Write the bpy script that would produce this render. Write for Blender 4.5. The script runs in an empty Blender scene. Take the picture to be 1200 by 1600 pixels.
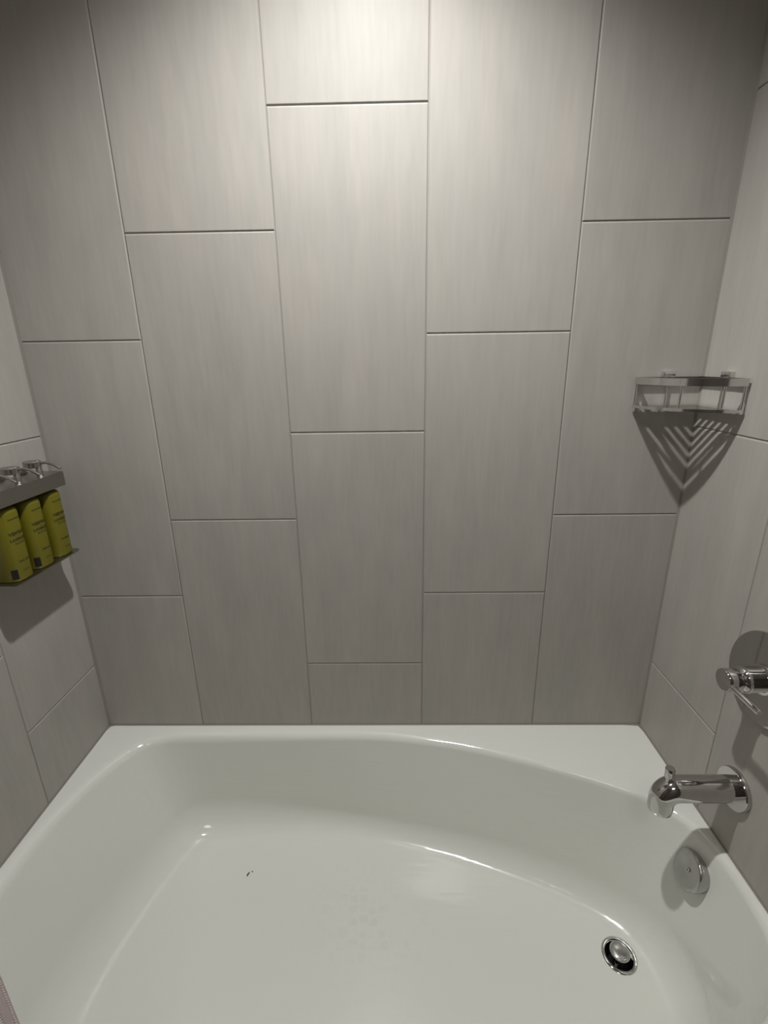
import bpy, math, random
from mathutils import Vector, Matrix

random.seed(7)
S = bpy.context.scene
C = S.collection

# ------------------------------------------------------------------ camera
CAM = Vector((0.0346, -1.0667, 0.9601))
cd = bpy.data.cameras.new('camera')
cd.sensor_fit = 'HORIZONTAL'
cd.sensor_width = 36.0
cd.lens = 736.22 / 1200 * 36.0
cd.clip_start = 0.01
cam = bpy.data.objects.new('camera', cd)
C.objects.link(cam)
cr, cu, cf = Vector((0.9998, 0.0138, -0.0145)), Vector((0.0096, 0.3040, 0.9526)), Vector((-0.0176, 0.9526, -0.3038))
cam.matrix_world = Matrix(((cr.x, cu.x, -cf.x, CAM.x), (cr.y, cu.y, -cf.y, CAM.y), (cr.z, cu.z, -cf.z, CAM.z), (0, 0, 0, 1)))
S.camera = cam

# ------------------------------------------------------------------ world, lights, exposure
wd = bpy.data.worlds.new('world')
S.world = wd
wd.use_nodes = True
wd.node_tree.nodes['Background'].inputs[0].default_value = (0.9, 0.95, 1.0, 1)
wd.node_tree.nodes['Background'].inputs[1].default_value = 0.02

CEIL = 1.98
LX, LY = -0.01, -0.43
sl = bpy.data.lights.new('downlight_beam', 'SPOT')
sl.energy = 74
sl.color = (1.0, 0.99, 0.972)
sl.spot_size = math.radians(128)
sl.spot_blend = 0.9
sl.shadow_soft_size = 0.022
so = bpy.data.objects.new('downlight_beam', sl)
so.location = (LX, LY, CEIL - 0.03)
C.objects.link(so)
# added dim fill behind the camera to lift the shadows, not a known lamp
bl = bpy.data.lights.new('fill_light', 'AREA')
bl.shape = 'DISK'
bl.size = 0.45
bl.energy = 5.0
bl.color = (1.0, 0.93, 0.84)
bo = bpy.data.objects.new('fill_light', bl)
bo.location = (0.1, -1.75, CEIL - 0.03)
C.objects.link(bo)

S.view_settings.view_transform = 'Standard'
S.view_settings.look = 'None'
S.view_settings.gamma = 1.0
S.view_settings.use_curve_mapping = False
S.view_settings.exposure = 0.0

# ------------------------------------------------------------------ materials
def mat(name, color, rough=0.5, metal=0.0, spec=0.5, coat=0.0):
    m = bpy.data.materials.new(name)
    m.use_nodes = True
    b = m.node_tree.nodes['Principled BSDF']
    b.inputs['Base Color'].default_value = (*color, 1)
    b.inputs['Roughness'].default_value = rough
    b.inputs['Metallic'].default_value = metal
    b.inputs['Specular IOR Level'].default_value = spec
    b.inputs['Coat Weight'].default_value = coat
    return m

def nodes(m):
    nt = m.node_tree
    return nt, nt.nodes, nt.links, nt.nodes['Principled BSDF']

def tile_material():
    m = mat('glazed_tile', (0.5, 0.48, 0.44), 0.50, 0, 0.32)
    nt, N, L, b = nodes(m)
    tc = N.new('ShaderNodeTexCoord')
    oi = N.new('ShaderNodeObjectInfo')
    off = N.new('ShaderNodeVectorMath'); off.operation = 'SCALE'
    off.inputs[0].default_value = (31.0, 17.0, 23.0)
    L.new(oi.outputs['Random'], off.inputs['Scale'])
    add = N.new('ShaderNodeVectorMath'); add.operation = 'ADD'
    L.new(tc.outputs['Object'], add.inputs[0]); L.new(off.outputs[0], add.inputs[1])
    def noise(scale, detail, sc):
        mp = N.new('ShaderNodeMapping'); mp.inputs['Scale'].default_value = scale
        n = N.new('ShaderNodeTexNoise'); n.inputs['Scale'].default_value = sc; n.inputs['Detail'].default_value = detail
        L.new(add.outputs[0], mp.inputs[0]); L.new(mp.outputs[0], n.inputs['Vector'])
        return n.outputs['Fac']
    fine = noise((120, 1, 13.0), 4, 1.0)       # thin upright streaks
    broad = noise((17, 1, 3.2), 3, 1.0)       # wide upright bands
    cloud = noise((5, 1, 3.5), 2, 1.0)
    def rng(x, a, c):
        r = N.new('ShaderNodeMapRange'); r.inputs[1].default_value = 0.25; r.inputs[2].default_value = 0.75
        r.inputs[3].default_value = a; r.inputs[4].default_value = c
        L.new(x, r.inputs[0]); return r.outputs[0]
    def mul(x, y):
        q = N.new('ShaderNodeMath'); q.operation = 'MULTIPLY'; L.new(x, q.inputs[0]); L.new(y, q.inputs[1]); return q.outputs[0]
    v = mul(mul(rng(fine, 0.955, 1.04), rng(broad, 0.94, 1.05)), rng(cloud, 0.97, 1.03))
    rv = N.new('ShaderNodeMapRange'); rv.inputs[3].default_value = 0.96; rv.inputs[4].default_value = 1.03
    L.new(oi.outputs['Random'], rv.inputs[0])
    v = mul(v, rv.outputs[0])
    mixc = N.new('ShaderNodeMix'); mixc.data_type = 'RGBA'
    mixc.inputs[6].default_value = (0.385, 0.375, 0.346, 1)
    mixc.inputs[7].default_value = (0.395, 0.372, 0.342, 1)
    L.new(rng(broad, 0, 1), mixc.inputs[0])
    sc = N.new('ShaderNodeVectorMath'); sc.operation = 'SCALE'
    L.new(mixc.outputs[2], sc.inputs[0]); L.new(v, sc.inputs['Scale'])
    L.new(sc.outputs[0], b.inputs['Base Color'])
    bp = N.new('ShaderNodeBump'); bp.inputs['Strength'].default_value = 0.10; bp.inputs['Distance'].default_value = 0.0006
    L.new(fine, bp.inputs['Height']); L.new(bp.outputs[0], b.inputs['Normal'])
    return m

def enamel_material():
    m = mat('white_enamel', (0.80, 0.80, 0.755), 0.075, 0, 0.45)
    nt, N, L, b = nodes(m)
    tc = N.new('ShaderNodeTexCoord')
    # slip-resistant hexagon-like dots, worn almost smooth, in a field in the middle of the tub floor
    vo = N.new('ShaderNodeTexVoronoi'); vo.feature = 'DISTANCE_TO_EDGE'; vo.inputs['Scale'].default_value = 42
    vo.inputs['Randomness'].default_value = 0.35
    L.new(tc.outputs['Object'], vo.inputs['Vector'])
    r = N.new('ShaderNodeMapRange'); r.inputs[1].default_value = 0.08; r.inputs[2].default_value = 0.2
    L.new(vo.outputs['Distance'], r.inputs[0])
    mp = N.new('ShaderNodeMapping'); mp.inputs['Location'].default_value = (0.02 / 0.20, 0.30 / 0.17, 0); mp.inputs['Scale'].default_value = (1 / 0.20, 1 / 0.17, 0)
    L.new(tc.outputs['Object'], mp.inputs[0])
    g = N.new('ShaderNodeTexGradient'); g.gradient_type = 'SPHERICAL'
    L.new(mp.outputs[0], g.inputs[0])
    nz = N.new('ShaderNodeTexNoise'); nz.inputs['Scale'].default_value = 14
    L.new(tc.outputs['Object'], nz.inputs['Vector'])
    q = N.new('ShaderNodeMath'); q.operation = 'MULTIPLY'; L.new(r.outputs[0], q.inputs[0]); L.new(g.outputs['Fac'], q.inputs[1])
    q2 = N.new('ShaderNodeMath'); q2.operation = 'MULTIPLY'; L.new(q.outputs[0], q2.inputs[0]); L.new(nz.outputs['Fac'], q2.inputs[1])
    mx = N.new('ShaderNodeMix'); mx.data_type = 'RGBA'
    mx.inputs[6].default_value = (0.70, 0.71, 0.665, 1); mx.inputs[7].default_value = (0.635, 0.645, 0.605, 1)
    L.new(q2.outputs[0], mx.inputs[0]); L.new(mx.outputs[2], b.inputs['Base Color'])
    # the enamel is very slightly wavy
    n2 = N.new('ShaderNodeTexNoise'); n2.inputs['Scale'].default_value = 26; n2.inputs['Detail'].default_value = 1
    mp2 = N.new('ShaderNodeMapping'); mp2.inputs['Scale'].default_value = (0.32, 2.6, 2.6)
    L.new(tc.outputs['Object'], mp2.inputs[0]); L.new(mp2.outputs[0], n2.inputs['Vector'])
    bp = N.new('ShaderNodeBump'); bp.inputs['Strength'].default_value = 0.11; bp.inputs['Distance'].default_value = 0.004
    L.new(n2.outputs['Fac'], bp.inputs['Height']); L.new(bp.outputs[0], b.inputs['Normal'])
    # the slip-resistant floor is less glossy than the walls of the basin
    sx = N.new('ShaderNodeSeparateXYZ'); L.new(tc.outputs['Object'], sx.inputs[0])
    rr = N.new('ShaderNodeMapRange'); rr.inputs[1].default_value = -0.284; rr.inputs[2].default_value = -0.294
    rr.inputs[3].default_value = 0.075; rr.inputs[4].default_value = 0.19
    L.new(sx.outputs['Z'], rr.inputs[0]); L.new(rr.outputs[0], b.inputs['Roughness'])
    return m

def brushed(name, color, rough, amount, scale):
    m = mat(name, color, rough, 1.0)
    nt, N, L, b = nodes(m)
    tc = N.new('ShaderNodeTexCoord')
    mp = N.new('ShaderNodeMapping'); mp.inputs['Scale'].default_value = scale
    n = N.new('ShaderNodeTexNoise'); n.inputs['Scale'].default_value = 1.0; n.inputs['Detail'].default_value = 3
    L.new(tc.outputs['Object'], mp.inputs[0]); L.new(mp.outputs[0], n.inputs['Vector'])
    r = N.new('ShaderNodeMapRange'); r.inputs[3].default_value = rough - amount; r.inputs[4].default_value = rough + amount
    L.new(n.outputs['Fac'], r.inputs[0]); L.new(r.outputs[0], b.inputs['Roughness'])
    return m

def bottle_material():
    m = mat('olive_plastic', (0.26, 0.24, 0.014), 0.38)
    nt, N, L, b = nodes(m)
    tc = N.new('ShaderNodeTexCoord')
    n = N.new('ShaderNodeTexNoise'); n.inputs['Scale'].default_value = 30
    L.new(tc.outputs['Object'], n.inputs['Vector'])
    mx = N.new('ShaderNodeMix'); mx.data_type = 'RGBA'
    mx.inputs[6].default_value = (0.140, 0.126, 0.006, 1); mx.inputs[7].default_value = (0.165, 0.148, 0.008, 1)
    L.new(n.outputs['Fac'], mx.inputs[0]); L.new(mx.outputs[2], b.inputs['Base Color'])
    return m

def cloth_material():
    m = mat('curtain_cloth', (0.80, 0.70, 0.70), 0.9, 0, 0.2)
    nt, N, L, b = nodes(m)
    tc = N.new('ShaderNodeTexCoord')
    w = N.new('ShaderNodeTexNoise'); w.inputs['Scale'].default_value = 900; w.inputs['Detail'].default_value = 2
    L.new(tc.outputs['Object'], w.inputs['Vector'])
    mx = N.new('ShaderNodeMix'); mx.data_type = 'RGBA'
    mx.inputs[6].default_value = (0.80, 0.735, 0.735, 1); mx.inputs[7].default_value = (0.95, 0.89, 0.89, 1)
    L.new(w.outputs['Fac'], mx.inputs[0]); L.new(mx.outputs[2], b.inputs['Base Color'])
    bp = N.new('ShaderNodeBump'); bp.inputs['Strength'].default_value = 0.5; bp.inputs['Distance'].default_value = 0.0008
    L.new(w.outputs['Fac'], bp.inputs['Height']); L.new(bp.outputs[0], b.inputs['Normal'])
    tr = N.new('ShaderNodeBsdfTranslucent'); ms = N.new('ShaderNodeMixShader'); ms.inputs[0].default_value = 0.7
    L.new(mx.outputs[2], tr.inputs[0]); L.new(b.outputs[0], ms.inputs[1]); L.new(tr.outputs[0], ms.inputs[2])
    L.new(ms.outputs[0], N['Material Output'].inputs[0])
    return m

M_TILE = tile_material()
M_GROUT = mat('grout', (0.34, 0.325, 0.295), 0.85, 0, 0.2)
M_CAULK = mat('caulk', (0.23, 0.215, 0.19), 0.6)
M_ENAMEL = enamel_material()
M_PAINT = mat('painted_wall', (0.20, 0.185, 0.17), 0.7)
M_CEIL = mat('ceiling_paint', (0.82, 0.81, 0.78), 0.8)
M_FLOOR = mat('floor_tile', (0.12, 0.11, 0.10), 0.4)
M_CHROME = brushed('chrome', (0.58, 0.57, 0.56), 0.055, 0.02, (40, 40, 40))
M_SHELF = brushed('polished_steel', (0.74, 0.73, 0.72), 0.14, 0.04, (60, 60, 60))
M_STEEL = brushed('brushed_steel', (0.37, 0.35, 0.32), 0.30, 0.06, (400, 6, 400))
M_PLATE = brushed('brushed_plate', (0.47, 0.46, 0.45), 0.24, 0.06, (60, 60, 60))
M_BOTTLE = bottle_material()
M_INK = mat('dark_ink', (0.035, 0.030, 0.006), 0.6)
M_BLACK = mat('black_sticker', (0.012, 0.011, 0.010), 0.4)
M_DARK = mat('drain_dark', (0.012, 0.012, 0.012), 0.35)
M_CLOTH = cloth_material()
M_PURPLE = mat('purple_lint', (0.035, 0.008, 0.12), 0.8)
M_BROWN = mat('brown_lint', (0.045, 0.035, 0.03), 0.8)
M_LENS = mat('lamp_lens', (0.9, 0.9, 0.88), 0.5)
nt, N, L, b = nodes(M_LENS)
b.inputs['Emission Color'].default_value = (1.0, 0.95, 0.87, 1)
b.inputs['Emission Strength'].default_value = 4.0

# ------------------------------------------------------------------ mesh helpers
class MB:
    def __init__(s):
        s.v, s.f = [], []
    def add(s, vs, fs):
        o = len(s.v)
        s.v += [tuple(v) for v in vs]
        s.f += [tuple(i + o for i in f) for f in fs]
        return s
    def loft(s, rings, closed=True, cap0=False, cap1=False):
        n = len(rings[0]); vs = [p for r in rings for p in r]; fs = []
        for i in range(len(rings) - 1):
            for j in range(n if closed else n - 1):
                k = (j + 1) % n
                fs.append((i * n + j, i * n + k, (i + 1) * n + k, (i + 1) * n + j))
        if cap0: fs.append(tuple(range(n))[::-1])
        if cap1: fs.append(tuple((len(rings) - 1) * n + j for j in range(n)))
        return s.add(vs, fs)
    def lathe(s, prof, mtx=Matrix.Identity(4), n=40):
        """prof: (radius, height) pairs about local z"""
        rings = []
        for r, h in prof:
            rings.append([mtx @ Vector((max(r, 1e-5) * math.cos(2 * math.pi * j / n), max(r, 1e-5) * math.sin(2 * math.pi * j / n), h)) for j in range(n)])
        return s.loft(rings)
    def tube(s, pts, rad, n=16, cap=True):
        pts = [Vector(p) for p in pts]
        rads = rad if isinstance(rad, (list, tuple)) else [rad] * len(pts)
        rings = []; up = None
        for i, p in enumerate(pts):
            t = (pts[min(i + 1, len(pts) - 1)] - pts[max(i - 1, 0)]).normalized()
            if up is None:
                up = t.cross(Vector((0, 0, 1)) if abs(t.z) < 0.9 else Vector((0, 1, 0))).normalized()
            a = (up - t * up.dot(t)).normalized(); up = a; c = t.cross(a)
            rings.append([p + (a * math.cos(2 * math.pi * j / n) + c * math.sin(2 * math.pi * j / n)) * rads[i] for j in range(n)])
        return s.loft(rings, True, cap, cap)
    def box(s, lo, hi, bev=0.0):
        lo, hi = Vector(lo), Vector(hi)
        if bev <= 0:
            vs = [(x, y, z) for x in (lo.x, hi.x) for y in (lo.y, hi.y) for z in (lo.z, hi.z)]
            return s.add(vs, [(0, 1, 3, 2), (4, 6, 7, 5), (0, 4, 5, 1), (2, 3, 7, 6), (0, 2, 6, 4), (1, 5, 7, 3)])
        def ring(z, ins):
            out = []
            for cx, cy, a0 in ((hi.x, hi.y, 0), (lo.x, hi.y, 90), (lo.x, lo.y, 180), (hi.x, lo.y, 270)):
                sx = -1 if cx == hi.x else 1; sy = -1 if cy == hi.y else 1
                for k in range(4):
                    a = math.radians(a0 + 30 * k)
                    out.append((cx + sx * bev + (bev - ins) * math.cos(a), cy + sy * bev + (bev - ins) * math.sin(a), z))
            return out
        e = bev * 0.999
        rs = [ring(lo.z, e), ring(lo.z + bev * 0.3, bev * 0.3), ring(lo.z + bev, 0), ring(hi.z - bev, 0), ring(hi.z - bev * 0.3, bev * 0.3), ring(hi.z, e)]
        return s.loft(rs, True, True, True)
    def prism(s, outline, z0, z1):
        n = len(outline)
        vs = [(x, y, z0) for x, y in outline] + [(x, y, z1) for x, y in outline]
        fs = [tuple(range(n))[::-1], tuple(range(n, 2 * n))] + [(i, (i + 1) % n, n + (i + 1) % n, n + i) for i in range(n)]
        return s.add(vs, fs)
    def mesh(s, name, material, smooth=40):
        me = bpy.data.meshes.new(name)
        me.from_pydata(s.v, [], s.f)
        me.materials.append(material)
        import bmesh
        bm = bmesh.new(); bm.from_mesh(me)
        bmesh.ops.recalc_face_normals(bm, faces=bm.faces)
        bm.to_mesh(me); bm.free()
        if smooth:
            me.polygons.foreach_set('use_smooth', [True] * len(me.polygons))
            me.set_sharp_from_angle(angle=math.radians(smooth))
        me.update()
        return me
    def build(s, name, material, parent=None, smooth=40, loc=(0, 0, 0)):
        return link(name, s.mesh(name, material, smooth), parent, loc)

def link(name, me, parent=None, loc=(0, 0, 0), rotz=0):
    o = bpy.data.objects.new(name, me)
    C.objects.link(o)
    o.location = loc
    o.rotation_euler = (0, 0, rotz)
    if parent is not None:
        o.parent = parent
    return o

def tag(o, label, cat, group=None):
    o['label'] = label; o['category'] = cat
    if group: o['group'] = group
    return o

def thing(name, label, cat, loc=(0, 0, 0), group=None):
    return tag(link(name, None, None, loc), label, cat, group)

def structure(o):
    o['kind'] = 'structure'
    return o

def along_x(x0):
    """lathe axis: local +z becomes world -x, starting at plane x = x0"""
    return Matrix.Translation(x0) @ Matrix.Rotation(-math.pi / 2, 4, 'Y')

# ------------------------------------------------------------------ the room shell
XL, XR = -0.7635, 0.7084          # tile faces of the two end walls; the back wall's tile face is y = 0
TUBY = -0.765                     # front of the tub
FLOOR_Z = -0.40
YF = -2.30                        # far side of the bathroom behind the camera
GR = 0.0024                       # grout face lies this far behind the tile faces

wall_back = structure(MB().box((XL - 0.12, GR, FLOOR_Z), (XR + 0.12, 0.12, CEIL)).build('wall_back', M_GROUT))
wall_left = structure(MB().box((XL - 0.12, TUBY - 0.06, FLOOR_Z), (XL - GR, GR, CEIL)).build('wall_left', M_GROUT))
wall_right = structure(MB().box((XR + GR, TUBY - 0.06, FLOOR_Z), (XR + 0.12, GR, CEIL)).build('wall_right', M_GROUT))
structure(MB().box((XL - 0.12, YF, FLOOR_Z), (XL - 0.01, TUBY - 0.06, CEIL)).build('wall_left', M_PAINT))
structure(MB().box((XR + 0.60, YF, FLOOR_Z), (XR + 0.72, TUBY - 0.06, CEIL)).build('wall_right', M_PAINT))
structure(MB().box((XR + 0.12, TUBY - 0.06, FLOOR_Z), (XR + 0.72, TUBY + 0.04, CEIL)).build('wall_front', M_PAINT))
structure(MB().box((XL - 0.12, YF - 0.1, FLOOR_Z), (XR + 0.72, YF, CEIL)).build('wall_front', M_PAINT))
structure(MB().box((XL - 0.12, YF - 0.1, CEIL), (XR + 0.72, 0.12, CEIL + 0.1)).build('ceiling', M_CEIL))
structure(MB().box((XL - 0.12, YF - 0.1, FLOOR_Z - 0.1), (XR + 0.72, 0.12, FLOOR_Z)).build('floor', M_FLOOR))

# tiles: each one an object, bevelled edges, grout joints recessed between
GAP = 0.0017
_tile_cache = {}
def tile_mesh(w, h):
    key = (round(w, 4), round(h, 4))
    if key not in _tile_cache:
        bv = 0.0023
        def rect(ins, y):
            a, c0, c1 = w / 2 - ins * 0.8, h / 2 - ins * 0.5, h / 2 - ins * 1.35
            return [(-a, y, -c0), (a, y, -c0), (a, y, c1), (-a, y, c1)]
        m = MB().loft([rect(0, 0.0034), rect(0, bv), rect(bv * 0.35, bv * 0.35), rect(bv, 0)], True, False, True)
        _tile_cache[key] = m.mesh('tile', M_TILE, 0)
    return _tile_cache[key]

TH = 0.61
def tile_column(wall, u0, u1, joint, place, zbot=0.002, ztop=CEIL - 0.001):
    zs = [joint + k * TH for k in range(-6, 7)]
    zs = [zbot] + [z for z in zs if zbot + 0.02 < z < ztop - 0.02] + [ztop]
    for z0, z1 in zip(zs[:-1], zs[1:]):
        w, h = (u1 - u0) - GAP, (z1 - z0) - GAP
        (x, y), rz = place((u0 + u1) / 2)
        proud = random.uniform(0, 0.0002)
        n = Vector((math.sin(rz), -math.cos(rz), 0)) * proud
        o = link('tile', tile_mesh(w, h), wall, (x + n.x, y + n.y, (z0 + z1) / 2), rz)

V1, TW = -0.5001, 0.305
xs = [XL + 0.001, V1, V1 + TW, V1 + 2 * TW, V1 + 3 * TW, XR - 0.001]
for i, j in enumerate((1.012, 1.2141, 1.420, 1.016, 1.2189)):
    tile_column(wall_back, xs[i], xs[i + 1], j, lambda u: ((u, 0.0), 0.0))
ysL = [-0.001, -0.2473, -0.2473 - TW, TUBY - 0.055]
for i, j in enumerate((0.8097, 1.0097, 1.2097)):
    tile_column(wall_left, -ysL[i], -ysL[i + 1], j, lambda u: ((XL, -u), math.pi / 2))
ysR = [-0.001, -0.2555, -0.2555 - TW, TUBY - 0.055]
for i, j in enumerate((0.8138, 1.0138, 1.2138)):
    tile_column(wall_right, -ysR[i], -ysR[i + 1], j, lambda u: ((XR, -u), -math.pi / 2))

# caulk beads in the corners and around the tub
def bead(name, a, c, d1, d2, r):
    """concave bead from a to c in the corner between directions d1 and d2"""
    a, c, d1, d2 = Vector(a), Vector(c), Vector(d1), Vector(d2)
    prof = [Vector((0, 0, 0)) - (d1 + d2) * 0.0014, d1 * r - d2 * 0.0008, d1 * r * 0.5 + d2 * r * 0.16, d1 * r * 0.16 + d2 * r * 0.5, d2 * r - d1 * 0.0008]
    m = MB().loft([[a + q for q in prof], [c + q for q in prof]], True, True, True)
    return structure(m.build(name, M_CAULK, None, 50))
bead('trim_1', (XL, 0, 0.0), (XL, 0, CEIL), (1, 0, 0), (0, -1, 0), 0.0065)
bead('trim_2', (XR, 0, 0.0), (XR, 0, CEIL), (-1, 0, 0), (0, -1, 0), 0.0055)
bead('trim_3', (XL, 0, 0), (XR, 0, 0), (0, -1, 0), (0, 0, 1), 0.0035)
bead('trim_4', (XL, 0, 0), (XL, TUBY, 0), (1, 0, 0), (0, 0, 1), 0.0035)
bead('trim_5', (XR, 0, 0), (XR, TUBY, 0), (-1, 0, 0), (0, 0, 1), 0.0035)

# ------------------------------------------------------------------ bathtub
def catmull(pts, per=14):
    out = []; n = len(pts)
    for i in range(n):
        p0, p1, p2, p3 = (Vector(pts[(i + k) % n]) for k in (-1, 0, 1, 2))
        for k in range(per):
            t = k / per
            out.append(0.5 * ((2 * p1) + (p2 - p0) * t + (2 * p0 - 5 * p1 + 4 * p2 - p3) * t * t + (3 * p1 - p0 - 3 * p2 + p3) * t ** 3))
    return out

TC = Vector((-0.02, -0.385))
def polar(curve, ang):
    """where the ray from TC at this angle meets the closed curve"""
    d = Vector((math.cos(ang), math.sin(ang))); best = None
    for i in range(len(curve)):
        a, c = curve[i] - TC, curve[(i + 1) % len(curve)] - TC
        e = c - a; den = d.x * (-e.y) + d.y * e.x
        if abs(den) < 1e-12: continue
        t = (a.x * (-e.y) + a.y * e.x) / den
        s_ = (d.x * a.y - d.y * a.x) / den
        if t > 0 and -1e-6 <= s_ <= 1 + 1e-6 and (best is None or t > best):
            best = t
    return TC + d * best

rim_pts = [(-0.739, -0.345), (-0.733, -0.290), (-0.722, -0.240), (-0.705, -0.180), (-0.678, -0.118), (-0.648, -0.075), (-0.605, -0.050), (-0.540, -0.042),
           (-0.427, -0.039), (-0.254, -0.036), (-0.063, -0.035), (0.041, -0.042), (0.176, -0.064), (0.272, -0.089), (0.345, -0.113), (0.430, -0.144),
           (0.528, -0.184), (0.601, -0.220), (0.650, -0.258), (0.682, -0.310), (0.694, -0.370), (0.696, -0.430), (0.688, -0.500), (0.655, -0.570), (0.58, -0.620),
           (0.43, -0.668), (0.27, -0.694), (0.06, -0.712), (-0.20, -0.718), (-0.45, -0.714), (-0.590, -0.702), (-0.668, -0.665), (-0.715, -0.590), (-0.735, -0.490), (-0.740, -0.410)]
flo_pts = [(-0.604, -0.430), (-0.590, -0.362), (-0.563, -0.270), (-0.526, -0.165), (-0.502, -0.113), (-0.465, -0.085), (-0.400, -0.078), (-0.319, -0.077), (-0.138, -0.090),
           (0.004, -0.116), (0.173, -0.152), (0.329, -0.196), (0.455, -0.248), (0.540, -0.300), (0.583, -0.360), (0.596, -0.430), (0.585, -0.510), (0.54, -0.565),
           (0.42, -0.608), (0.25, -0.636), (0.06, -0.650), (-0.2, -0.655), (-0.42, -0.650), (-0.53, -0.620), (-0.590, -0.560), (-0.608, -0.495)]
flo_pts = [tuple(Vector(q) + (Vector(q) - TC).normalized() * 0.035) for q in flo_pts]
RIM, FLO = catmull(rim_pts), catmull(flo_pts)
ZF = -0.285
DR, DRR = Vector((0.526, -0.366)), 0.0285        # drain hole

def fillet_profile(d, ra, rb, na=9, nb=11):
    """deck -> rounded lip -> slanted wall -> coved floor, in (inward distance, z)"""
    P = [(-0.03, 0.0), (0.004, 0.0), (d, ZF), (d + 0.12, ZF)]
    out = []
    for (p, q, r, rad, n) in ((P[0], P[1], P[2], ra, na), (P[1], P[2], P[3], rb, nb)):
        p, q, r = Vector(p), Vector(q), Vector(r)
        u, w = (p - q).normalized(), (r - q).normalized()
        half = u.angle(w) / 2
        t = rad / math.tan(half)
        c = q + (u + w).normalized() * (rad / math.sin(half))
        a, e = q + u * t - c, q + w * t - c
        full = a.angle(e); sn = math.sin(full)
        for k in range(n + 1):
            f = k / n
            out.append(c + a * (math.sin((1 - f) * full) / sn) + e * (math.sin(f * full) / sn))
    return out

x0, x1, y0, y1 = XL + 0.0015, XR - 0.0015, TUBY, -0.0015
angs = [2 * math.pi * k / 220 for k in range(220)]
angs += [math.atan2(y - TC.y, x - TC.x) % (2 * math.pi) for x in (x0, x1) for y in (y0, y1)]
angs = sorted(angs)
def rect_pt(a):
    d = Vector((math.cos(a), math.sin(a)))
    ts = []
    if abs(d.x) > 1e-9: ts += [t for t in ((x0 - TC.x) / d.x, (x1 - TC.x) / d.x) if t > 0]
    if abs(d.y) > 1e-9: ts += [t for t in ((y0 - TC.y) / d.y, (y1 - TC.y) / d.y) if t > 0]
    p = TC + d * min(ts)
    # round the corners of the deck a little
    r = 0.012
    cx = min(max(p.x, x0 + r), x1 - r); cy = min(max(p.y, y0 + r), y1 - r)
    e = p - Vector((cx, cy))
    if e.length > r and abs(e.x) > 1e-6 and abs(e.y) > 1e-6: p = Vector((cx, cy)) + e.normalized() * r
    return p
cols = []
for a in angs:
    o, ri, fl = rect_pt(a), polar(RIM, a), polar(FLO, a)
    d = (fl - ri).length; inw = (fl - ri).normalized()
    left = max(0.0, -math.cos(a - 0.0)) ** 3          # the backrest end is softer
    ra = 0.020 + 0.012 * left
    right = max(0.0, math.cos(a)) ** 3
    rb = 0.050 + 0.080 * left + 0.040 * right
    prof = fillet_profile(d, ra, rb)
    lip = ri + inw * prof[0].x
    gap = (lip - o).dot((ri - o).normalized()) if (ri - o).length > 1e-6 else 0
    if gap < 0.002: lip = o + (TC - o).normalized() * 0.002
    col = [(o.x, o.y, FLOOR_Z + 0.002), (o.x, o.y, -0.004)]
    o2 = o + (TC - o).normalized() * 0.0012
    col += [(o2.x, o2.y, 0.0)]
    m_ = (o2 + lip) / 2
    col += [(m_.x, m_.y, 0.0)]
    for k, q in enumerate(prof):
        p = ri + inw * q.x
        if k == 0: p = lip
        z = q.y
        s_ = max(0.0, min(1.0, -q.y / -ZF))
        z -= 0.012 * ((p.x + 0.6) / 1.2) * s_ ** 2      # floor falls towards the drain
        col.append((p.x, p.y, z))
    last = Vector(col[-1][:2]); dp = DR + (last - DR).normalized() * DRR
    zd = ZF - 0.012 * ((DR.x + 0.6) / 1.2)
    for k in range(1, 9):
        f = k / 8; p = last * (1 - f) + dp * f
        z = ZF - 0.012 * ((p.x + 0.6) / 1.2)
        if k == 8: z = zd
        col.append((p.x, p.y, z))
    col.append((dp.x, dp.y, zd - 0.02))
    cols.append(col)
rings = [[c[i] for c in cols] for i in range(len(cols[0]))]
tub = tag(MB().loft(rings).build('bathtub', M_ENAMEL, None, 50), 'white enamel bathtub with an oval basin set between the tiled walls', 'bathtub')
ZDR = ZF - 0.012 * ((DR.x + 0.6) / 1.2)

# ------------------------------------------------------------------ drain
t = thing('drain_stopper', 'round chrome pop-up drain stopper in the tub floor', 'drain', (DR.x, DR.y, ZDR))
MB().lathe([(0.0262, -0.004), (0.0275, 0.0005), (0.0300, 0.0028), (0.0340, 0.0026), (0.0362, 0.0012), (0.0366, -0.0004), (0.0362, -0.0012), (0.0285, -0.0012)]).build('flange', M_CHROME, t)
MB().lathe([(0.0264, -0.003), (0.0262, -0.012), (0.0255, -0.040), (0.0, -0.042)]).build('well', M_DARK, t)
MB().lathe([(0.0, 0.0170), (0.0148, 0.0168), (0.0162, 0.0160), (0.0172, 0.0164), (0.0188, 0.0162), (0.0206, 0.0143), (0.0210, 0.0117), (0.0202, 0.0097), (0.0, 0.0094)]).build('cap', M_PLATE, t)
MB().lathe([(0.006, -0.0415), (0.006, 0.010)], n=16).build('stem', M_CHROME, t)

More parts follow.
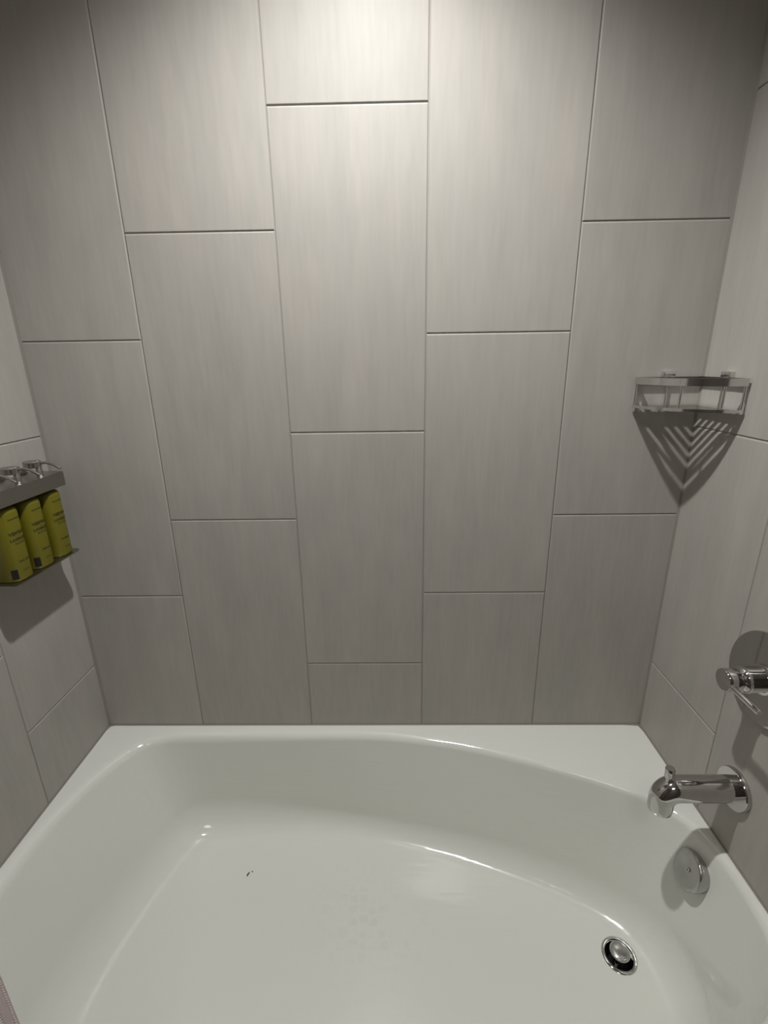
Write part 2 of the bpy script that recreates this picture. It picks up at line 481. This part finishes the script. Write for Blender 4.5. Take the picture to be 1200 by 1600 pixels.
# ------------------------------------------------------------------ overflow plate
OV, OVN = Vector((0.6600, -0.3390, -0.0745)), Vector((-0.95, 0.04, 0.29)).normalized()
q = OVN.to_track_quat('Z', 'Y').to_matrix().to_4x4()
t = thing('overflow_plate', 'round brushed metal overflow cover below the spout on the tub end', 'overflow cover', OV)
MB().lathe([(0.0365, -0.012), (0.0395, 0.0), (0.0398, 0.008), (0.0385, 0.0105), (0.0365, 0.0115), (0.030, 0.0108), (0.016, 0.0085), (0.010, 0.0075), (0.0, 0.0072)], q, 56).build('cover', M_PLATE, t)
MB().lathe([(0.0044, 0.0065), (0.0044, 0.0090), (0.0038, 0.0098), (0.0021, 0.0098), (0.0019, 0.0080), (0.0, 0.0079)], q, 20).build('screw', M_CHROME, t)

# ------------------------------------------------------------------ tub spout
VY = -0.3375
SPZ = 0.1476
t = thing('tub_spout', 'chrome tub spout with a lift knob on the right tiled wall', 'faucet', (XR, VY, SPZ))
ax = along_x(Vector((0, 0, 0)))
MB().lathe([(0.0400, -0.0015), (0.0412, 0.002), (0.0412, 0.008), (0.0398, 0.0105), (0.0262, 0.0110), (0.0245, 0.011)], ax, 56).build('flange', M_CHROME, t)
bxl = 0.592 - XR                       # where the bend begins, local
path, rad = [(-0.009, 0, 0)], [0.0250]
for k in range(1, 8):
    path.append((-0.009 + (bxl + 0.009) * k / 7, 0, 0)); rad.append(0.0250)
R_ = 0.026
for k in range(1, 13):
    a = math.radians(90) * k / 12
    path.append((bxl - R_ * math.sin(a), 0, -R_ * (1 - math.cos(a)))); rad.append(0.0250 - 0.0015 * k / 12)
path.append((bxl - R_, 0, -0.040)); rad.append(0.0232)
path.append((bxl - R_, 0, -0.050)); rad.append(0.0226)
path.append((bxl - R_, 0, -0.0515)); rad.append(0.0215)
path.append((bxl - R_, 0, -0.0515)); rad.append(0.0180)
path.append((bxl - R_, 0, -0.040)); rad.append(0.0175)
m = MB()
rings = []
for i, p in enumerate(path):
    if i <= 7: a = 0
    elif i <= 19: a = math.radians(90) * (i - 7) / 12
    else: a = math.radians(90)
    nrm = Vector((math.sin(a) * 0 + math.cos(a) * 0, 0, 0))
    e1 = Vector((0, 1, 0)); e2 = Vector((-math.sin(a), 0, math.cos(a)))
    rings.append([Vector(p) + (e1 * math.cos(2 * math.pi * j / 48) + e2 * math.sin(2 * math.pi * j / 48)) * rad[i] for j in range(48)])
m.loft(rings, True, True, True)
m.build('barrel', M_CHROME, t, 55)
kx = 0.571 - XR
MB().lathe([(0.0045, 0.018), (0.0045, 0.028), (0.0080, 0.030), (0.0087, 0.032), (0.0087, 0.050), (0.0078, 0.0515), (0.0, 0.052)], Matrix.Translation((kx, 0, 0)), 24).build('lift_knob', M_CHROME, t)

# ------------------------------------------------------------------ shower valve
VZ = 0.4029
t = thing('shower_valve', 'chrome shower valve with a big round plate and pin lever above the spout', 'faucet handle', (XR, VY, VZ))
MB().lathe([(0.0850, -0.001), (0.0863, 0.001), (0.0863, 0.0045), (0.0850, 0.0062), (0.0240, 0.0075), (0.023, 0.0075)], Matrix.Rotation(math.radians(2.2), 4, 'Y') @ ax, 72).build('escutcheon', M_CHROME, t)
MB().lathe([(0.0275, 0.006), (0.0275, 0.011), (0.0232, 0.0118), (0.0232, 0.038), (0.0240, 0.0384), (0.0240, 0.0405), (0.0232, 0.041), (0.0232, 0.0445), (0.0222, 0.0465), (0.0175, 0.0515), (0.0165, 0.052)], ax, 48).build('sleeve', M_CHROME, t)
MB().lathe([(0.0165, 0.050), (0.0192, 0.0525), (0.0200, 0.0535), (0.0200, 0.0770), (0.0192, 0.0780), (0.0, 0.0782)], ax, 48).build('cap', M_CHROME, t)
MB().tube([(-0.0745, 0.004, -0.001), (-0.0745, -0.030, -0.001), (-0.0745, -0.0840, -0.001), (-0.0745, -0.0850, -0.001)], [0.0052, 0.0052, 0.0052, 0.0046], 20).build('lever', M_CHROME, t)

# ------------------------------------------------------------------ corner shelf
SR = 0.148
SZ = 0.860
t = thing('corner_shelf', 'polished metal corner basket shelf fixed where back and right walls meet', 'shelf', (XR, 0, SZ))
E_ = 0.006
def arc_pt(a, r):
    return (-r * math.cos(a), -r * math.sin(a))
def arc(r, a0, a1, n=28):
    return [arc_pt(math.radians(a0 + (a1 - a0) * k / n), r) for k in range(n + 1)]
a_end = math.degrees(math.asin(E_ / SR))
# top rail: flat band bent round the front, with two straight bars along the walls
zt0, zt1 = 0.0465, 0.0605
m = MB()
outer, inner = arc(SR, a_end, 90 - a_end), arc(SR - 0.004, a_end, 90 - a_end)
m.loft([[(p[0], p[1], zt0), (p[0], p[1], zt1), (r[0], r[1], zt1), (r[0], r[1], zt0)] for p, r in zip(outer, inner)], True, True, True)
m.box((-SR + 0.001, -E_ - 0.003, zt0), (-E_, -E_, zt1))
m.box((-E_ - 0.003, -SR + 0.001, zt0), (-E_, -E_, zt1))
m.build('top_rail', M_SHELF, t, 30)
# tray: slotted plate = rim band, wall strips, front segment, and slats between the slots
m = MB()
zt = 0.0
oo, ii = arc(SR, a_end, 90 - a_end, 36), arc(SR - 0.013, a_end, 90 - a_end, 36)
m.loft([[(p[0], p[1], -0.003), (p[0], p[1], 0.003), (r[0], r[1], 0.0014), (r[0], r[1], -0.001)] for p, r in zip(oo, ii)], True, True, True)
m.prism([(-SR + 0.004, -E_), (-SR + 0.004, -E_ - 0.012), (-E_, -E_ - 0.012), (-E_, -E_)], -0.0009, 0.0013)
m.prism([(-E_, -SR + 0.004), (-E_ - 0.012, -SR + 0.004), (-E_ - 0.012, -E_ - 0.012), (-E_, -E_ - 0.012)], -0.0009, 0.0013)
s0 = 0.1240
ac = math.acos(s0 / (SR - 0.006))
m.prism([arc_pt(math.pi / 4 + ac * f, SR - 0.006) for f in [k / 14 - 1 for k in range(29)]], -0.0009, 0.0013)
m.build('tray', M_SHELF, t, 30)
u, w = Vector((-1, -1)) / math.sqrt(2), Vector((-1, 1)) / math.sqrt(2)
pitch = 0.0145
for k in range(7):
    s = 0.0260 + k * pitch
    hl = min(s - 0.008, math.sqrt(max(0, (SR - 0.008) ** 2 - s * s)))
    if hl <= 0.004: continue
    ww = 0.0036
    MB().prism([tuple(u * (s - ww) - w * hl), tuple(u * (s + ww) - w * hl), tuple(u * (s + ww) + w * hl), tuple(u * (s - ww) + w * hl)], -0.0011, 0.0011).build('slat', M_SHELF, t, 0)
for a in (a_end + 1.2, 45, 73, 90 - a_end - 1.2):
    p = arc_pt(math.radians(a), SR - 0.003)
    MB().tube([(p[0], p[1], 0.001), (p[0], p[1], 0.048)], 0.0026, 12).build('post', M_SHELF, t)
for p in ((-0.079, -E_ - 0.002), (-E_ - 0.002, -0.079)):
    MB().tube([(p[0], p[1], 0.001), (p[0], p[1], 0.048)], 0.0022, 12).build('post', M_SHELF, t)
MB().box((-0.092, -0.0125, 0.0595), (-0.066, 0.0005, 0.0720), 0.002).build('wall_bracket', M_SHELF, t)
MB().box((-0.0125, -0.098, 0.0595), (0.0005, -0.072, 0.0720), 0.002).build('wall_bracket', M_SHELF, t)

# ------------------------------------------------------------------ soap rack with three bottles
RD = 0.070                       # how far the rack stands off the left wall
RY0, RY1 = -0.250, -0.052
t = thing('soap_rack', 'brushed steel soap rack holding three bottles on the left wall', 'rack', (XL, 0, 0.555))
MB().box((-0.0005, RY0 + 0.010, 0.0), (0.0025, RY1 - 0.010, 0.182)).build('back_plate', M_STEEL, t, 0)
def rrect(xa, xb, ya, yb, r, n=6):
    out = [(xa, ya)]
    out += [(xb - r + r * math.sin(math.pi / 2 * k / n), ya + r - r * math.cos(math.pi / 2 * k / n)) for k in range(n + 1)]
    out += [(xb - r + r * math.cos(math.pi / 2 * k / n), yb - r + r * math.sin(math.pi / 2 * k / n)) for k in range(n + 1)]
    out += [(xa, yb)]
    return out
MB().prism(rrect(0.002, RD, RY0, RY1, 0.012), -0.0025, 0.0).build('bottom_shelf', M_STEEL, t, 30)
# top bar: bent sheet, open underneath
m = MB()
m.prism(rrect(0.002, RD - 0.002, RY0 + 0.002, RY1 - 0.002, 0.004), 0.183, 0.185)
m.box((RD - 0.0035, RY0 + 0.002, 0.154), (RD - 0.0015, RY1 - 0.002, 0.1845))
m.box((0.002, RY1 - 0.0035, 0.154), (RD - 0.0025, RY1 - 0.0015, 0.1845))
m.box((0.002, RY0 + 0.0015, 0.154), (RD - 0.0025, RY0 + 0.0035, 0.1845))
m.build('top_bar', M_STEEL, t, 30)

def superel(a, b_, z, n=44, e=2.7):
    out = []
    for j in range(n):
        th = 2 * math.pi * j / n
        c_, s_ = math.cos(th), math.sin(th)
        out.append((a * math.copysign(abs(c_) ** (2 / e), c_), b_ * math.copysign(abs(s_) ** (2 / e), s_), z))
    return out

BA, BB = 0.0262, 0.0262
def surf_x(y):
    """front (towards +x) surface of the bottle at offset y"""
    e = 2.7
    return BA * (1 - min(0.999, abs(y / BB)) ** e) ** (1 / e)

def text_mesh(body, size, zc, yc=0.004, bold=0.0):
    cu_ = bpy.data.curves.new('lettering', 'FONT')
    cu_.body = body; cu_.size = size; cu_.align_x = 'CENTER'; cu_.align_y = 'CENTER'; cu_.offset = bold
    o = bpy.data.objects.new('tmp', cu_)
    C.objects.link(o)
    bpy.context.view_layer.update()
    me = bpy.data.meshes.new_from_object(o.evaluated_get(bpy.context.evaluated_depsgraph_get()))
    bpy.data.objects.remove(o)
    vs = [(v.co.x, v.co.y) for v in me.vertices]; fs = [tuple(p.vertices) for p in me.polygons]
    bpy.data.meshes.remove(me)
    return [(surf_x(x + yc) + 0.00025, x + yc, y + zc) for x, y in vs], fs

def make_bottle(label, yb, kind_word, sticker=True):
    t = thing('soap_bottle', label, 'bottle', (XL + 0.0375, yb, 0.5552), 'soap bottles in the wall rack')
    prof = [(0.90, 0.0), (0.97, 0.0012), (1.0, 0.004), (1.0, 0.136), (0.985, 0.1405), (0.92, 0.1445), (0.80, 0.147), (0.45, 0.1485), (0.30, 0.149)]
    m = MB().loft([superel(BA * s_, BB * s_, z) for s_, z in prof], True, True, True)
    m.lathe([(0.0085, 0.148), (0.0085, 0.170), (0.0, 0.170)], n=20)
    m.build('body', M_BOTTLE, t, 50)
    for body, size, z, bold in (('VERBENA', 0.0090, 0.0965, 0.00042), ('&', 0.0040, 0.0900, 0.0), ('LAVENDER', 0.0078, 0.0840, 0.00036), ('de provence', 0.0050, 0.0765, 0.00012),
                                (kind_word, 0.0062, 0.0400, 0.00014), ('8.5 fl oz', 0.0046, 0.020, 0.0001), ('natural botanicals', 0.0042, 0.126, 0.0001)):
        MB().add(*text_mesh(body, size, z, 0.0015, bold)).build('lettering', M_INK, t, 0)
    # plain dark sticker low on the corner turned to the room
    m = MB()
    def patch(off, z):
        out = []
        for k in range(9):
            th = math.radians(-66 + 30 * k / 8); c_, s_ = math.cos(th), math.sin(th)
            out.append((BA * math.copysign(abs(c_) ** (2 / 2.7), c_) + off * c_, BB * math.copysign(abs(s_) ** (2 / 2.7), s_) + off * s_, z))
        return out
    a0, a1, b0, b1 = patch(0.0, 0.006), patch(0.0003, 0.006), patch(0.0003, 0.026), patch(0.0, 0.026)
    m.loft([a0, a1, b1, b0], False)
    if sticker: m.build('sticker', M_BLACK, t, 0)
    pm = MB()
    pm.lathe([(0.0064, 0.165), (0.0064, 0.1930), (0.0056, 0.1940), (0.0056, 0.2130), (0.0050, 0.2140), (0.0, 0.2140)], Matrix.Translation((0.003, 0, 0)), 22)
    pm.lathe([(0.0, 0.2000), (0.0155, 0.2000), (0.0165, 0.2010), (0.0165, 0.2122), (0.0155, 0.2132), (0.0, 0.2133)], Matrix.Translation((-0.009, 0, 0)), 36)
    pump = pm.build('pump_head', M_STEEL, t)
    pts = [(0.003, 0, 0.2085)]
    for k in range(15):
        f = k / 14
        pts.append((0.006 + 0.044 * f, 0, 0.2085 + 0.002 * math.sin(f * 3) - 0.020 * max(0, f - 0.30) ** 1.5))
    MB().tube(pts, 0.0027, 12).build('nozzle', M_STEEL, pump)
    return t
make_bottle('olive yellow soap bottle at the back wall end of the wall rack', -0.0855, 'conditioner', False)
make_bottle('middle one of the three olive soap bottles in the wall rack', -0.1480, 'shampoo')
make_bottle('olive soap bottle cut off by the picture edge, farthest from the back wall', -0.2105, 'body wash')

# ------------------------------------------------------------------ shower curtain and its rod
CX1, CX0 = -0.3080, -0.745
cy = -0.805
m = MB()
nu, zs = 90, [FLOOR_Z + 0.08 + k * 0.13 for k in range(15)]
zs[-1] = 1.555
def fold(f, z):
    amp = 0.020 * min(1, (1 - f) * 7)
    return cy + amp * math.sin(f * 34 + 0.3 * math.sin(z * 2))
m.loft([[(CX0 + (CX1 - CX0) * k / nu, fold(k / nu, z), z) for k in range(nu + 1)] for z in zs], False)
curt = tag(m.build('shower_curtain', M_CLOTH, None, 60), 'pinkish white woven shower curtain gathered at the left in front of the tub', 'curtain')
hw = 0.011
MB().loft([[(CX1 - hw, cy - 0.0006, z), (CX1 - hw, cy - 0.0016, z), (CX1 - hw / 2, cy - 0.0020, z), (CX1, cy - 0.0016, z), (CX1 + 0.0006, cy - 0.0004, z)] for z in zs], False).build('hem', M_CLOTH, curt, 60)
st = MB()
k = 0
z = 0.30
while z < 0.62:
    for x in (CX1 - 0.0006, CX1 - hw - 0.0008):
        st.tube([(x - 0.0008, cy - 0.0020, z), (x + 0.0008, cy - 0.0026, z + 0.0012), (x + 0.0010, cy - 0.0020, z + 0.0024)], 0.0005, 6)
    z += 0.0034
so_ = st.build('stitching', M_CLOTH, curt)
so_['kind'] = 'stuff'
tag(MB().tube([(XL - 0.001, cy, 1.565), (0, cy, 1.565), (XR + 0.001, cy, 1.565)], 0.0125, 20).build('curtain_rod', M_CHROME), 'straight metal curtain rod across the open side of the tub', 'curtain rod')

# ------------------------------------------------------------------ specks on the tub floor
def speck(label, x, y, pts, r, m_):
    z = ZF - 0.012 * ((x + 0.6) / 1.2)
    o = MB().tube([(p[0], p[1], p[2]) for p in pts], r, 8).build('lint_speck', m_, None, 60, (x, y, z))
    return tag(o, label, 'speck')
speck('tiny dark purple scrap of lint on the tub floor', -0.3437, -0.2024, [(-0.0018, -0.0048, 0.0012), (-0.0008, -0.001, 0.0016), (0.0008, 0.002, 0.0014), (0.003, 0.0036, 0.0012)], [0.0014, 0.0017, 0.0013, 0.0007], M_PURPLE)
speck('tiny brown crumb beside the purple scrap on the tub floor', -0.3351, -0.1960, [(-0.0010, 0.0012, 0.0009), (0.0002, 0, 0.0012), (0.0012, -0.0016, 0.0009)], [0.0007, 0.0010, 0.0008], M_BROWN)

# ------------------------------------------------------------------ the recessed lamp above the tub
def downlight(label, x, y):
    t = thing('ceiling_downlight', label, 'light', (x, y, CEIL))
    MB().lathe([(0.060, 0.0), (0.085, 0.0), (0.085, -0.004), (0.078, -0.007), (0.062, -0.006), (0.060, 0.0)], n=40).build('trim_ring', M_CEIL, t)
    MB().lathe([(0.0, -0.001), (0.061, -0.001), (0.061, -0.003), (0.0, -0.003)], n=32).build('lens', M_LENS, t)
downlight('round ceiling lamp over the middle of the bathtub', LX, LY)
